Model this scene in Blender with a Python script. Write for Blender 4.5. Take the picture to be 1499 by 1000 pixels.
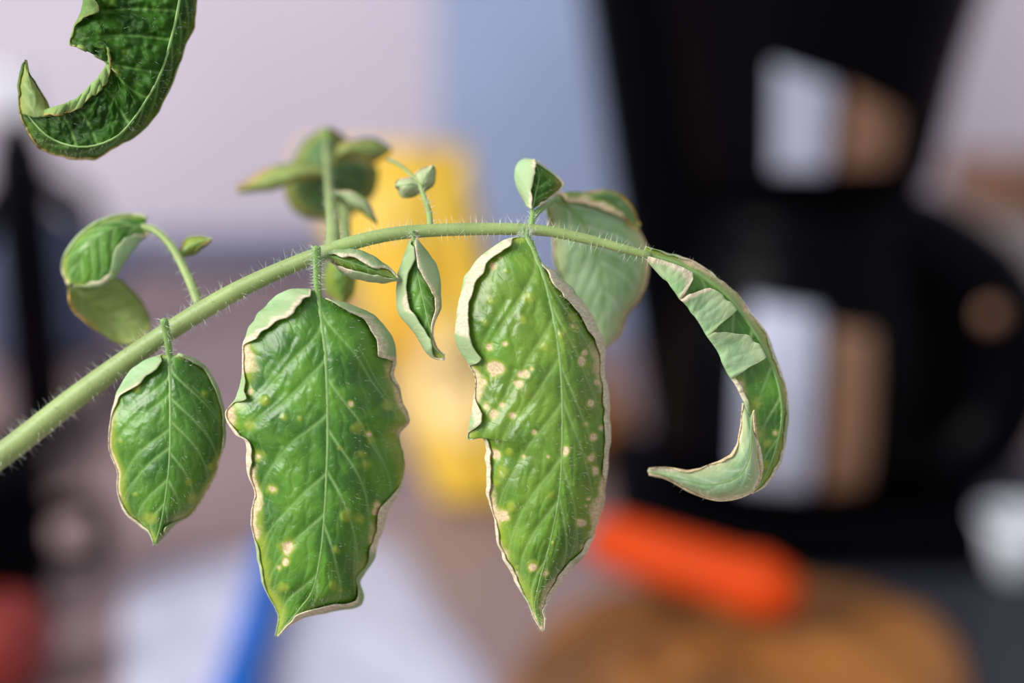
import bpy, bmesh, math, random
import numpy as np
from mathutils import Vector, Matrix

for o in list(bpy.data.objects):
    bpy.data.objects.remove(o)
scene = bpy.context.scene
COL = scene.collection

# ---------------------------------------------------------------- camera
TABLE_Z = 0.75
CAM_H = 0.34
PITCH = math.radians(15.0)
FPX = 1499 / 0.72                    # 50 mm lens on a 36 mm sensor
DF = 0.25                            # focus distance
CAM = np.array([0.0, 0.0, TABLE_Z + CAM_H])
FWD = np.array([0.0, math.cos(PITCH), -math.sin(PITCH)])
UP = np.array([0.0, math.sin(PITCH), math.cos(PITCH)])
RIGHT = np.array([1.0, 0.0, 0.0])
cam_data = bpy.data.cameras.new('camera')
cam = bpy.data.objects.new('camera', cam_data)
COL.objects.link(cam)
cam.location = CAM
cam.rotation_euler = (math.pi / 2 - PITCH, 0, 0)
cam_data.lens = 50
cam_data.sensor_width = 36
cam_data.clip_start = 0.01
cam_data.clip_end = 50
cam_data.dof.use_dof = True
cam_data.dof.focus_distance = DF
cam_data.dof.aperture_fstop = 4.0
scene.camera = cam

# ---------------------------------------------------------------- light
world = bpy.data.worlds.new('room_daylight')
scene.world = world
world.use_nodes = True
world.node_tree.nodes['Background'].inputs[0].default_value = (0.90, 0.93, 1.0, 1)
world.node_tree.nodes['Background'].inputs[1].default_value = 0.66


def area_light(name, loc, target, size, energy, color):
    d = bpy.data.lights.new(name, 'AREA')
    d.shape = 'RECTANGLE'
    d.size, d.size_y = size
    d.energy = energy
    d.color = color
    o = bpy.data.objects.new(name, d)
    COL.objects.link(o)
    o.location = loc
    o.rotation_euler = (Vector(target) - Vector(loc)).to_track_quat('-Z', 'Y').to_euler()
    return o


area_light('window_light', (-1.45, -0.45, 1.95), (0, 0.35, 0.98), (1.0, 1.2), 52, (1.0, 0.98, 0.95))

vs = scene.view_settings
vs.view_transform = 'Standard'
vs.look = 'None'
vs.exposure = 0.0
vs.gamma = 1.0
vs.use_curve_mapping = False


# ---------------------------------------------------------------- helpers
def P(px, py, t):
    """a point at photograph direction (px, py) and distance t along the lens axis"""
    px = np.asarray(px, float); py = np.asarray(py, float); t = np.asarray(t, float)
    a = ((px - 749.5) / FPX * t)[..., None] * RIGHT
    b = (-(py - 500.0) / FPX * t)[..., None] * UP
    return CAM + a + b + t[..., None] * FWD


def T(px, py):
    """the point of the table top seen in that direction"""
    v = (py - 500.0) / FPX
    t = CAM_H / (math.sin(PITCH) + math.cos(PITCH) * v)
    return Vector(P(px, py, t))


def lin(r, g, b):
    f = lambda c: (c / 255 / 12.92) if c / 255 <= 0.04045 else ((c / 255 + 0.055) / 1.055) ** 2.4
    return (f(r), f(g), f(b), 1.0)


def tag(o, label=None, cat=None, group=None, kind=None):
    if label: o['label'] = label
    if cat: o['category'] = cat
    if group: o['group'] = group
    if kind: o['kind'] = kind
    return o


def empty(name, loc, label=None, cat=None, group=None, rz=0):
    o = bpy.data.objects.new(name, None)
    o.empty_display_size = 0.02
    COL.objects.link(o)
    o.location = loc
    o.rotation_euler = (0, 0, rz)
    return tag(o, label, cat, group)


def raw_mesh(name, verts, faces, mats, parent=None, smooth=True, attrs=None):
    """verts (n,3) array, faces (m,k) int array -> one mesh object; world coordinates
    are turned into the parent's space"""
    me = bpy.data.meshes.new(name)
    verts = np.asarray(verts, np.float64)
    if parent is not None:
        bpy_loc = np.array(parent.matrix_basis.translation)
        pp = parent.parent
        while pp is not None:
            bpy_loc = bpy_loc + np.array(pp.matrix_basis.translation)
            pp = pp.parent
        verts = verts - bpy_loc
    faces = np.asarray(faces, np.int32)
    k = faces.shape[1]
    me.vertices.add(len(verts))
    me.vertices.foreach_set('co', verts.astype(np.float32).ravel())
    me.loops.add(faces.size)
    me.loops.foreach_set('vertex_index', faces.ravel())
    me.polygons.add(len(faces))
    me.polygons.foreach_set('loop_start', np.arange(0, faces.size, k, dtype=np.int32))
    me.polygons.foreach_set('use_smooth', np.full(len(faces), smooth))
    me.update(calc_edges=True)
    me.validate()
    for m in (mats if isinstance(mats, (list, tuple)) else [mats]):
        me.materials.append(m)
    for key, val in (attrs or {}).items():
        val = np.asarray(val, np.float32)
        if val.ndim == 1:
            a = me.attributes.new(key, 'FLOAT', 'POINT'); a.data.foreach_set('value', val)
        else:
            a = me.attributes.new(key, 'FLOAT_VECTOR', 'POINT'); a.data.foreach_set('vector', val.ravel())
    o = bpy.data.objects.new(name, me)
    COL.objects.link(o)
    o.parent = parent
    return o


def from_bm(name, bm, mat, parent=None, smooth=True):
    me = bpy.data.meshes.new(name)
    bmesh.ops.recalc_face_normals(bm, faces=bm.faces)
    bm.to_mesh(me); bm.free()
    me.materials.append(mat)
    if smooth:
        me.polygons.foreach_set('use_smooth', np.full(len(me.polygons), True))
    o = bpy.data.objects.new(name, me)
    COL.objects.link(o)
    o.parent = parent
    return o


def rbox(name, size, loc, mat, parent=None, bev=0.004, seg=3, rot=(0, 0, 0)):
    bm = bmesh.new()
    bmesh.ops.create_cube(bm, size=1.0)
    bmesh.ops.scale(bm, vec=size, verts=bm.verts)
    bmesh.ops.bevel(bm, geom=bm.edges[:], offset=bev, segments=seg, affect='EDGES', profile=0.5)
    o = from_bm(name, bm, mat, parent)
    o.location = loc; o.rotation_euler = rot
    return o


def lathe(name, prof, mat, parent=None, seg=48, loc=(0, 0, 0), rot=(0, 0, 0), squash=1.0):
    prof = np.array(prof, float)
    n = len(prof)
    a = np.linspace(0, 2 * math.pi, seg, endpoint=False)
    v = np.stack([prof[:, None, 0] * np.cos(a), prof[:, None, 0] * np.sin(a) * squash,
                  np.repeat(prof[:, 1:2], seg, 1)], -1).reshape(-1, 3)
    i, j = np.meshgrid(np.arange(n - 1), np.arange(seg), indexing='ij')
    j2 = (j + 1) % seg
    f = np.stack([i * seg + j, i * seg + j2, (i + 1) * seg + j2, (i + 1) * seg + j], -1).reshape(-1, 4)
    o = raw_mesh(name, v, f, mat)
    o.parent = parent
    o.location = loc; o.rotation_euler = rot
    return o


def smooth_path(pts, n):
    """Catmull-Rom through pts, resampled evenly by arc length"""
    p = np.array(pts, float)
    if len(p) == 2:
        q = p[0] + (p[1] - p[0]) * np.linspace(0, 1, n)[:, None]
        return q
    e = np.vstack([2 * p[0] - p[1], p, 2 * p[-1] - p[-2]])
    out = []
    s = np.linspace(0, 1, 24, endpoint=False)[:, None]
    for k in range(1, len(e) - 2):
        a, b, c, d = e[k - 1], e[k], e[k + 1], e[k + 2]
        out.append(0.5 * (2 * b + (c - a) * s + (2 * a - 5 * b + 4 * c - d) * s ** 2 + (3 * b - a - 3 * c + d) * s ** 3))
    out = np.vstack(out + [p[-1:]])
    d = np.r_[0, np.cumsum(np.linalg.norm(np.diff(out[:, :2] if out.shape[1] > 2 else out, axis=0), axis=1))]
    x = np.linspace(0, d[-1], n)
    return np.stack([np.interp(x, d, out[:, c]) for c in range(out.shape[1])], -1)


def tube_arrays(path, rad, seg=10):
    """path (n,3) world, rad (n,) -> verts, faces, normals"""
    path = np.asarray(path); n = len(path)
    tan = np.gradient(path, axis=0)
    tan /= np.linalg.norm(tan, axis=1)[:, None] + 1e-12
    ref = np.array([0.31, 0.9, 0.2])
    a = np.cross(tan, ref); a /= np.linalg.norm(a, axis=1)[:, None] + 1e-12
    b = np.cross(tan, a)
    th = np.linspace(0, 2 * math.pi, seg, endpoint=False)
    nrm = a[:, None] * np.cos(th)[None, :, None] + b[:, None] * np.sin(th)[None, :, None]
    v = path[:, None] + nrm * np.asarray(rad)[:, None, None]
    i, j = np.meshgrid(np.arange(n - 1), np.arange(seg), indexing='ij')
    j2 = (j + 1) % seg
    f = np.stack([i * seg + j, i * seg + j2, (i + 1) * seg + j2, (i + 1) * seg + j], -1).reshape(-1, 4)
    v = v.reshape(-1, 3)
    # end caps as degenerate-free fans: add centre points
    m = len(v)
    v = np.vstack([v, path[0] - tan[0] * rad[0] * 0.5, path[-1] + tan[-1] * rad[-1] * 0.8])
    jj = np.arange(seg)
    c0 = np.stack([np.full(seg, m), (jj + 1) % seg, jj], -1)
    o1 = (n - 1) * seg
    c1 = np.stack([np.full(seg, m + 1), o1 + jj, o1 + (jj + 1) % seg], -1)
    return v, f, np.vstack([c0, c1]), nrm.reshape(-1, 3)


def tube(name, path, rad, mat, parent=None, seg=10):
    v, f, tri, nrm = tube_arrays(path, rad, seg)
    bm_f = f
    # quads + caps: make all triangles so that one array holds them
    t = np.vstack([f[:, [0, 1, 2]], f[:, [0, 2, 3]], tri])
    return raw_mesh(name, v, t, mat, parent), v[:len(nrm)], nrm


class VNoise:
    def __init__(self, seed):
        self.t = np.random.RandomState(seed).rand(256, 256)

    def __call__(self, x, y):
        x = np.asarray(x, float); y = np.asarray(y, float)
        xi = np.floor(x).astype(int); yi = np.floor(y).astype(int)
        fx = x - xi; fy = y - yi
        fx = fx * fx * (3 - 2 * fx); fy = fy * fy * (3 - 2 * fy)
        g = lambda a, b: self.t[a & 255, b & 255]
        return (g(xi, yi) * (1 - fx) + g(xi + 1, yi) * fx) * (1 - fy) + (g(xi, yi + 1) * (1 - fx) + g(xi + 1, yi + 1) * fx) * fy


def fbm(nz, x, y):
    return (nz(x, y) + 0.5 * nz(x * 2.1 + 7, y * 2.1) + 0.25 * nz(x * 4.3, y * 4.3 + 3)) / 1.75


def sstep(a, b, x):
    z = np.clip((x - a) / (b - a), 0, 1)
    return z * z * (3 - 2 * z)


# ---------------------------------------------------------------- materials
def nodes_of(name):
    m = bpy.data.materials.new(name)
    m.use_nodes = True
    nt = m.node_tree
    return m, nt, nt.nodes['Principled BSDF'], nt.nodes['Material Output']


def mix(nt, fac, a, b):
    n = nt.nodes.new('ShaderNodeMix'); n.data_type = 'RGBA'
    for k, v in ((0, fac), (6, a), (7, b)):
        if hasattr(v, 'links'): nt.links.new(v, n.inputs[k])
        else: n.inputs[k].default_value = v
    return n.outputs[2]


def noise(nt, vec, scale, detail=3, rough=0.55):
    n = nt.nodes.new('ShaderNodeTexNoise')
    n.inputs['Scale'].default_value = scale
    n.inputs['Detail'].default_value = detail
    n.inputs['Roughness'].default_value = rough
    if vec is not None: nt.links.new(vec, n.inputs['Vector'])
    return n.outputs[0]


def ramp(nt, fac, a, b):
    n = nt.nodes.new('ShaderNodeMapRange')
    n.interpolation_type = 'SMOOTHSTEP'
    nt.links.new(fac, n.inputs[0])
    n.inputs[1].default_value = a; n.inputs[2].default_value = b
    return n.outputs[0]


def math_node(nt, op, a, b):
    n = nt.nodes.new('ShaderNodeMath'); n.operation = op
    for k, v in ((0, a), (1, b)):
        if hasattr(v, 'links'): nt.links.new(v, n.inputs[k])
        else: n.inputs[k].default_value = v
    return n.outputs[0]


def attr(nt, name, vec=False):
    n = nt.nodes.new('ShaderNodeAttribute'); n.attribute_name = name
    return n.outputs['Vector'] if vec else n.outputs['Fac']


def simple(name, col, rough=0.5, metal=0.0, var=0.12, scale=30, bump=0.0, spec=0.5, coat=0.0):
    m, nt, bs, out = nodes_of(name)
    tc = nt.nodes.new('ShaderNodeTexCoord').outputs['Object']
    f = noise(nt, tc, scale)
    dark = tuple(c * (1 - var * 2) for c in col[:3]) + (1,)
    lite = tuple(min(1, c * (1 + var)) for c in col[:3]) + (1,)
    nt.links.new(mix(nt, ramp(nt, f, 0.3, 0.7), dark, lite), bs.inputs['Base Color'])
    bs.inputs['Roughness'].default_value = rough
    bs.inputs['Metallic'].default_value = metal
    bs.inputs['Specular IOR Level'].default_value = spec
    bs.inputs['Coat Weight'].default_value = coat
    if bump:
        b = nt.nodes.new('ShaderNodeBump'); b.inputs['Strength'].default_value = bump
        b.inputs['Distance'].default_value = 0.002
        nt.links.new(f, b.inputs['Height']); nt.links.new(b.outputs[0], bs.inputs['Normal'])
    return m


def leaf_upper(name, dark, midc, vein, yellow, tan, rough=0.33, spec=0.6, trans=0.18, net=0.07):
    m, nt, bs, out = nodes_of(name)
    lc = attr(nt, 'lc', True)
    big = noise(nt, lc, 1.6, 3)
    col = mix(nt, ramp(nt, big, 0.32, 0.68), dark, midc)
    # fine vein network
    v = nt.nodes.new('ShaderNodeTexVoronoi'); v.feature = 'DISTANCE_TO_EDGE'
    v.inputs['Scale'].default_value = 4.6
    wob = nt.nodes.new('ShaderNodeVectorMath'); wob.operation = 'MULTIPLY_ADD'
    nn = nt.nodes.new('ShaderNodeTexNoise'); nn.inputs['Scale'].default_value = 4.0
    nt.links.new(lc, nn.inputs['Vector'])
    nt.links.new(nn.outputs['Color'], wob.inputs[0]); wob.inputs[1].default_value = (0.3, 0.3, 0)
    nt.links.new(lc, wob.inputs[2])
    nt.links.new(wob.outputs[0], v.inputs['Vector'])
    netm = ramp(nt, v.outputs['Distance'], 0.05, 0.0)
    col = mix(nt, math_node(nt, 'MULTIPLY', netm, net), col, vein)
    col = mix(nt, math_node(nt, 'MULTIPLY', attr(nt, 'vein'), 1.0), col, vein)
    col = mix(nt, attr(nt, 'chl'), col, yellow)
    speck = noise(nt, lc, 26, 4, 0.7)
    tanv = mix(nt, ramp(nt, speck, 0.35, 0.7), tan, tuple(min(1, c * 1.6) for c in tan[:3]) + (1,))
    col = mix(nt, attr(nt, 'nec'), col, tanv)
    nt.links.new(col, bs.inputs['Base Color'])
    rg = mix(nt, attr(nt, 'nec'), (rough,) * 3 + (1,), (0.85,) * 3 + (1,))
    nt.links.new(rg, bs.inputs['Roughness'])
    bs.inputs['Specular IOR Level'].default_value = spec
    h = math_node(nt, 'ADD', math_node(nt, 'MULTIPLY', ramp(nt, v.outputs['Distance'], 0.0, 0.16), 0.16),
                  math_node(nt, 'MULTIPLY', speck, 0.2))
    b = nt.nodes.new('ShaderNodeBump')
    b.inputs['Strength'].default_value = 0.4
    b.inputs['Distance'].default_value = 0.0004
    nt.links.new(h, b.inputs['Height']); nt.links.new(b.outputs[0], bs.inputs['Normal'])
    tr = nt.nodes.new('ShaderNodeBsdfTranslucent')
    nt.links.new(mix(nt, 0.5, col, (0.30, 0.55, 0.05, 1)), tr.inputs[0])
    ms = nt.nodes.new('ShaderNodeMixShader'); ms.inputs[0].default_value = trans
    nt.links.new(bs.outputs[0], ms.inputs[1]); nt.links.new(tr.outputs[0], ms.inputs[2])
    nt.links.new(ms.outputs[0], out.inputs[0])
    return m


GREEN_D, GREEN_M = lin(52, 106, 18), lin(94, 150, 38)
VEINC = lin(138, 180, 100)
YEL = lin(168, 184, 62)
TAN = lin(206, 184, 146)
M_UP = leaf_upper('leaf_upper_green', GREEN_D, GREEN_M, VEINC, YEL, TAN)
M_UP_SHADE = leaf_upper('leaf_upper_dark_shaded', lin(22, 58, 6), lin(54, 102, 16), lin(104, 148, 70), lin(98, 132, 40), lin(120, 120, 62), rough=0.55, spec=0.2, net=0.12)  # darker leaf green, with the underlit leaf's shade put into it
M_UNDER = leaf_upper('leaf_underside_pale', lin(142, 182, 124), lin(176, 208, 158), lin(200, 220, 184), lin(196, 202, 150), lin(212, 200, 172), rough=0.75, spec=0.2, trans=0.2, net=0.3)
M_UNDER_D = leaf_upper('leaf_underside_olive', lin(112, 146, 78), lin(148, 178, 108), lin(170, 186, 128), lin(158, 166, 90), lin(172, 148, 92), rough=0.7, spec=0.2, trans=0.15, net=0.25)
M_BACK = leaf_upper('leaf_upper_dull', lin(62, 90, 48), lin(88, 122, 66), lin(112, 146, 90), lin(150, 150, 70), lin(170, 140, 80), rough=0.6, spec=0.3, trans=0.15)

M_STEM = simple('stem_green', lin(146, 168, 100), 0.5, var=0.07, scale=160, bump=0.1)
M_RIB = simple('midrib_green', lin(130, 168, 92), 0.5, var=0.06, scale=250)
M_HAIR = simple('hair_white', lin(222, 228, 208), 0.5, var=0.03)


# ---------------------------------------------------------------- leaf builder
def hairs(parent, base, nrm, n, length, rad, seed, name='fine_hairs', lean=0.35):
    rs = np.random.RandomState(seed)
    idx = rs.randint(0, len(base), n)
    b = base[idx]
    d = nrm[idx] + rs.normal(0, lean, (n, 3))
    d /= np.linalg.norm(d, axis=1)[:, None]
    L = length * (0.45 + 0.75 * rs.rand(n))[:, None]
    a = np.cross(d, rs.normal(0, 1, (n, 3))); a /= np.linalg.norm(a, axis=1)[:, None]
    c = np.cross(d, a)
    ring = [b + rad * (a * math.cos(k * 2.094) + c * math.sin(k * 2.094)) for k in range(3)]
    tip = b + d * L
    v = np.stack(ring + [tip], 1).reshape(-1, 3)
    o = np.arange(n)[:, None] * 4
    f = np.concatenate([o + np.array([[0, 1, 3]]), o + np.array([[1, 2, 3]]), o + np.array([[2, 0, 3]])])
    h = raw_mesh(name, v, f, M_HAIR, parent, smooth=False)
    tag(h, kind='stuff')
    return h


def tfun(spec, t):
    """spec is a number or a list of (t, value)"""
    if np.isscalar(spec): return np.full_like(t, float(spec))
    s = np.array(spec, float)
    k = np.clip(np.searchsorted(s[:, 0], t, side='right') - 1, 0, len(s) - 2)
    f = np.clip((t - s[k, 0]) / (s[k + 1, 0] - s[k, 0]), 0, 1)
    f = 0.5 * f + 0.5 * f * f * (3 - 2 * f)
    return s[k, 1] + (s[k + 1, 1] - s[k, 1]) * f


def leaf(parent, name, mid, left, right, rl=0, rr=0, drop=(4, 6), p=2.2, nt=160, nu=40, nr=12, gap=1.3,
         veins=6, vslope=0.2, mats=None, flip=False, seed=1, nw=(8, 8), blister=0.8, wave=0.8, spots=(), nspots=0,
         rib=(5, 1.2), stalk=None, nhair=500, hlen=1.1e-3, chlw=26, jag=2.0, label=None, chl_all=0.0, vein_w=2.0, chlspots=0,
         ribside=1, crumple=0.0, dz0=0.0, pb=0.0):
    """mid/left/right: outlines as (x, y, depth in mm) points; the blade bends with drop (mm),
    its margins roll over by rl / rr (px wide), veins, blisters and wavy edges are real relief."""
    nz = VNoise(seed); rs = np.random.RandomState(seed + 50)
    mats = mats or (M_UP, M_UNDER)
    if flip: mats = (mats[1], mats[0])
    full = lambda q: [(a[0], a[1], a[2] if len(a) > 2 else np.nan) for a in q]

    def curve(q, default=None):
        q = np.array(full(q), float)
        if np.isnan(q[:, 2]).all(): q[:, 2] = 0
        else:
            ok = ~np.isnan(q[:, 2]); k = np.arange(len(q)); q[:, 2] = np.interp(k, k[ok], q[ok, 2])
        return smooth_path(q, nt)
    M = curve(mid); L = curve(left); R = curve(right)
    M[:, 2] += dz0
    t = np.linspace(0, 1, nt)
    env = np.clip(np.minimum(t, 1 - t) * 12, 0, 1)
    LEN = np.linalg.norm(np.diff(M[:, :2], axis=0), axis=1).sum()
    for S, sd in ((L, 3.3), (R, 9.7)):
        inn = M[:, :2] - S[:, :2]; W = np.linalg.norm(inn, axis=1)[:, None] + 1e-6
        w = (nz(t * LEN / 34 + sd, sd) - 0.5) * 2.4 * jag + (nz(t * LEN / 11, sd + 5) - 0.5) * jag * 1.3
        S[:, :2] += inn / W * (w * env)[:, None]
    def soft(S):
        k = max(3, nt // 9) | 1
        ker = np.hanning(k + 2)[1:-1]; ker /= ker.sum()
        h = k // 2
        ext = lambda c: np.convolve(np.r_[2 * c[0] - c[h:0:-1], c, 2 * c[-1] - c[-2:-h - 2:-1]], ker, 'valid')
        return np.stack([ext(S[:, 0]), ext(S[:, 1])], -1)
    LS, RS = soft(L), soft(R)
    # lateral veins as polylines
    segs = []

    def bl(u, tt, S):
        m = np.stack([np.interp(tt, t, M[:, c]) for c in range(2)], -1)
        s = np.stack([np.interp(tt, t, S[:, c]) for c in range(2)], -1)
        return m + (s - m) * np.asarray(u)[:, None]
    for S in (LS, RS):
        for k in range(veins):
            t0 = 0.02 + (k + 0.15 + rs.rand() * 0.4) / veins * 0.86
            u = np.linspace(0, 0.93, 14)
            q = bl(u, np.clip(t0 + vslope * 1.35 * (1.15 - 0.5 * t0) * u ** 0.92 + 0.05 * u ** 3, 0, 1), S)
            segs += list(zip(q[:-1], q[1:], 1 - 0.6 * u[:-1]))
            ub = np.linspace(0, 0.4, 6)          # one fork
            tb = t0 + vslope * 0.55
            q = bl(0.5 + ub, np.clip(tb + 0.02 + ub * vslope * 2.0, 0, 1), S)
            segs += list(zip(q[:-1], q[1:], np.full(5, 0.45)))
    for S in (LS, RS):
        for k in range(veins * 2):
            for q_ in range(3):
                ua = 0.12 + 0.27 * q_ + rs.rand() * 0.12
                ta = 0.05 + k / (veins * 2) * 0.86 + vslope * 1.3 * ua + rs.rand() * 0.02
                tb = ta + 0.5 / veins
                tq = np.linspace(ta, tb, 5); uq = ua + np.array([0, .03, .05, .03, .06]) + rs.normal(0, .012, 5)
                q = bl(np.clip(uq, 0, .95), np.clip(tq, 0, 1), S)
                segs += list(zip(q[:-1], q[1:], np.full(4, 0.22)))
    A = np.array([s[0] for s in segs]) if segs else np.zeros((0, 2))
    B = np.array([s[1] for s in segs]) if segs else np.zeros((0, 2))
    Wt = np.array([s[2] for s in segs])
    # grid
    cols = []                                     # (pos(nt,2), depth(nt), u signed, dist to margin, roll amount)
    data = {}
    for side, S, rw, dr, nwid, sd in ((-1, L, rl, drop[0], nw[0], 11.0), (1, R, rr, drop[1], nw[1], 23.0)):
        inn = M[:, :2] - S[:, :2]; W = np.linalg.norm(inn, axis=1); inn = inn / (W[:, None] + 1e-6)
        w0 = tfun(rw, t)
        pt = sstep(0.3, 0.7, nz(t * LEN / 42 + sd, sd + 1.5))
        w = w0 * (0.82 + 0.36 * nz(t * LEN / 20 + sd, sd)) * (1 - np.clip(1 - (w0 - 8) / 6, 0, 1) * (1 - pt) * 0.95)
        w = np.maximum(w + (nz(t * LEN / 8 + sd, 4.4) - 0.5) * 2.2, 0) * np.clip((1 - t) * 14, 0, 1)
        w = np.minimum(w, W * 0.97)
        dd = tfun(dr, t)
        wav = (nz(t * LEN / 38 + sd, 2.5) - 0.5) * 2 * wave * min(1.0, LEN / 250) + (nz(t * LEN / 17 + sd, 7.5) - 0.5) * wave * min(1.0, LEN / 250)
        nn = tfun(nwid, t)

        def surf(u):
            return (M[:, 2] + (S[:, 2]) * u + dd * u ** p * np.clip(np.minimum(t, 1 - t) * 8, 0.15, 1) + wav * u ** 3)
        out = []
        Ss = LS if side < 0 else RS
        us = np.linspace(0, 1, nu) ** 0.9
        for u in us[1:]:
            out.append((M[:, :2] + (Ss - M[:, :2]) * u + (S[:, :2] - Ss) * u ** 5, surf(u), np.full(nt, u * side), (1 - u) * W + w, np.zeros(nt), W * u * side))
        for s in np.linspace(0, 1, nr + 1)[1:]:
            pos = S[:, :2] + inn * (w * s ** 1.4)[:, None]
            ue = 1 - w * s ** 1.4 / (W + 1e-6)
            g = gap * math.sqrt(s * (2 - s)) * np.clip(w / 12, 0.1, 1)
            out.append((pos, surf(ue) - g, np.full(nt, side * 1.0), (1 - s) * w, np.full(nt, s), (W + w * s) * side))
        data[side] = (out, nn)
    cen = [(M[:, :2], M[:, 2].copy(), np.zeros(nt), np.full(nt, 99.0), np.zeros(nt), np.zeros(nt))]
    allc = data[-1][0][::-1] + cen + data[1][0]
    nc = len(allc)
    pos = np.stack([c[0] for c in allc], 1); dep = np.stack([c[1] for c in allc], 1)
    U = np.stack([c[2] for c in allc], 1); dm = np.stack([c[3] for c in allc], 1)
    rol = np.stack([c[4] for c in allc], 1); across = np.stack([c[5] for c in allc], 1)
    flat = pos.reshape(-1, 2)
    # vein distance
    vd = np.full(len(flat), 1e3); vw = np.zeros(len(flat))
    for a, b, wgt in zip(A, B, Wt):
        ab = b - a; l2 = ab @ ab + 1e-9
        lo = np.minimum(a, b) - 45; hi = np.maximum(a, b) + 45
        near = np.where((flat[:, 0] > lo[0]) & (flat[:, 0] < hi[0]) & (flat[:, 1] > lo[1]) & (flat[:, 1] < hi[1]))[0]
        if not len(near): continue
        q = flat[near]
        k = np.clip((q - a) @ ab / l2, 0, 1)
        d = np.linalg.norm(q - a - k[:, None] * ab, axis=1)
        if wgt > 0.3: vd[near] = np.minimum(vd[near], d)
        else: vd[near] = np.minimum(vd[near], d + 5.5)
        vw[near] = np.maximum(vw[near], wgt * np.exp(-(d / (vein_w * (0.5 + 0.5 * wgt))) ** 2))
    vd = vd.reshape(nt, nc); vw = vw.reshape(nt, nc)
    aU = np.abs(U); al = np.linalg.norm(np.diff(M[:, :2], axis=0), axis=1).sum() * t[:, None] + 0 * across
    onroll = rol > 0
    vw = np.where(onroll, 0, vw)
    mdv = np.minimum(vd, np.abs(across) * 1.2)
    bl_h = blister * 0.42 * (1 - np.exp(-(mdv / 8.0) ** 2)) * sstep(0.0, 0.2, 1 - aU) * np.clip(np.minimum(t, 1 - t) * 8, 0, 1)[:, None]
    bl_h += blister * 0.6 * (fbm(nz, across / 24 + 31, al / 24) - 0.5) * sstep(0, .15, 1 - aU + 0.1)
    if crumple:
        bl_h += crumple * (fbm(nz, across / 26 + 5, al / 26 + 9) - 0.5) * 2
        bl_h += crumple * 0.5 * (np.abs(nz(across / 15 + 5, al / 12 + 9) - 0.5)) * 2
    dep = dep - bl_h
    # colour masks
    nnL = data[-1][1][:, None]; nnR = data[1][1][:, None]
    nwid = np.where(across < 0, nnL, nnR)
    rag = fbm(nz, across / 17 + 3, al / 17)
    patchy = sstep(0.30, 0.62, pb + nz(al / 46 + np.where(across < 0, 3.1, 17.7), 0 * al + 2.2))
    nec = (1 - sstep(0.3, 1.0, dm / (nwid * (0.2 + 1.5 * rag) * (0.04 + patchy * 1.25) + 1e-3))) * np.clip(patchy * 1.6 + 0.15, 0, 1)
    chl = (1 - sstep(0.2, 1.0, dm / (chlw * (0.3 + 1.4 * fbm(nz, across / 40 + 50, al / 40))))) * 0.7
    chl = np.where(onroll, chl * 0.5, chl)
    spot_list = [tuple(s) for s in spots]
    for k in range(nspots + chlspots):
        i = rs.randint(int(nt * .08), int(nt * .95)); sd = rs.choice([-1, 1]); u = 1 - abs(rs.normal(0, 0.38))
        S = L if sd < 0 else R
        q = M[i, :2] + (S[i, :2] - M[i, :2]) * max(0.05, u * 0.95)
        spot_list.append((q[0], q[1], 1.5 + rs.rand() * (3 if k < nspots else 5), 'tan' if k < nspots else 'yel'))
    for sp in spot_list:
        d = np.linalg.norm(pos - np.array(sp[:2]), axis=2) + (rag - 0.5) * sp[2] * 2.6
        d = np.where(onroll, 1e3, d)
        if sp[3] == 'tan':
            nec = np.maximum(nec, 1 - sstep(sp[2] * 0.6, sp[2] * 1.15, d))
            chl = np.maximum(chl, 0.75 * (1 - sstep(sp[2] * 0.8, sp[2] * 2.4, d)))
            dep = dep + 0.12 * np.exp(-(d / sp[2]) ** 2)
        else:
            chl = np.maximum(chl, 0.7 * (1 - sstep(sp[2] * 0.1, sp[2] * 2.1, d)))
            dep = dep - 0.15 * np.exp(-(d / sp[2]) ** 2)
    chl = np.maximum(chl, chl_all * fbm(nz, across / 50, al / 50) * 1.6)
    V = P(pos[..., 0], pos[..., 1], DF + dep * 1e-3)
    # normals
    du = np.gradient(V, axis=1); dv = np.gradient(V, axis=0)
    N = np.cross(dv, du); N /= np.linalg.norm(N, axis=2)[..., None] + 1e-12
    c = nc // 2
    toward = -(N[nt // 2, c] @ FWD)
    i, j = np.meshgrid(np.arange(nt - 1), np.arange(nc - 1), indexing='ij')
    f = np.stack([i * nc + j, (i + 1) * nc + j, (i + 1) * nc + j + 1, i * nc + j + 1], -1).reshape(-1, 4)
    if toward < 0:
        N = -N; f = f[:, ::-1]
    lc = np.stack([across / 100, al / 100, np.full_like(al, seed * 3.7)], -1).reshape(-1, 3)
    o = raw_mesh(name, V.reshape(-1, 3), f, list(mats), parent,
                 attrs={'lc': lc, 'vein': vw.ravel(), 'nec': nec.ravel(), 'chl': np.clip(chl, 0, 1).ravel()})
    md = o.modifiers.new('thickness', 'SOLIDIFY')
    md.thickness = 0.00022; md.offset = -1; md.material_offset = 1; md.material_offset_rim = 1
    if label: tag(o, label)
    if rib:
        q = np.c_[M[:, :2], dep[:, c]]
        stations = q[::max(1, nt // 50)]
        rr_ = np.linspace(rib[0], rib[1], len(stations))
        if stalk is not None:
            st = smooth_path([tuple(a) for a in stalk] + [tuple(stations[0])], 16)[:-1]
            stations = np.vstack([st, stations]); rr_ = np.r_[np.linspace(rib[0] * 1.25, rib[0], len(st)), rr_]
        rad = rr_ * DF / FPX
        sink = rr_ * (DF / FPX) * 1e3 * 0.8 * ribside
        if stalk is not None: sink[:len(st)] = np.linspace(0, sink[len(st)], len(st))
        w_ = P(stations[:, 0], stations[:, 1], DF + (stations[:, 2] + sink) * 1e-3)
        rb, rv, rn = tube('midrib', w_, rad, M_RIB, o, 8)
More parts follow.
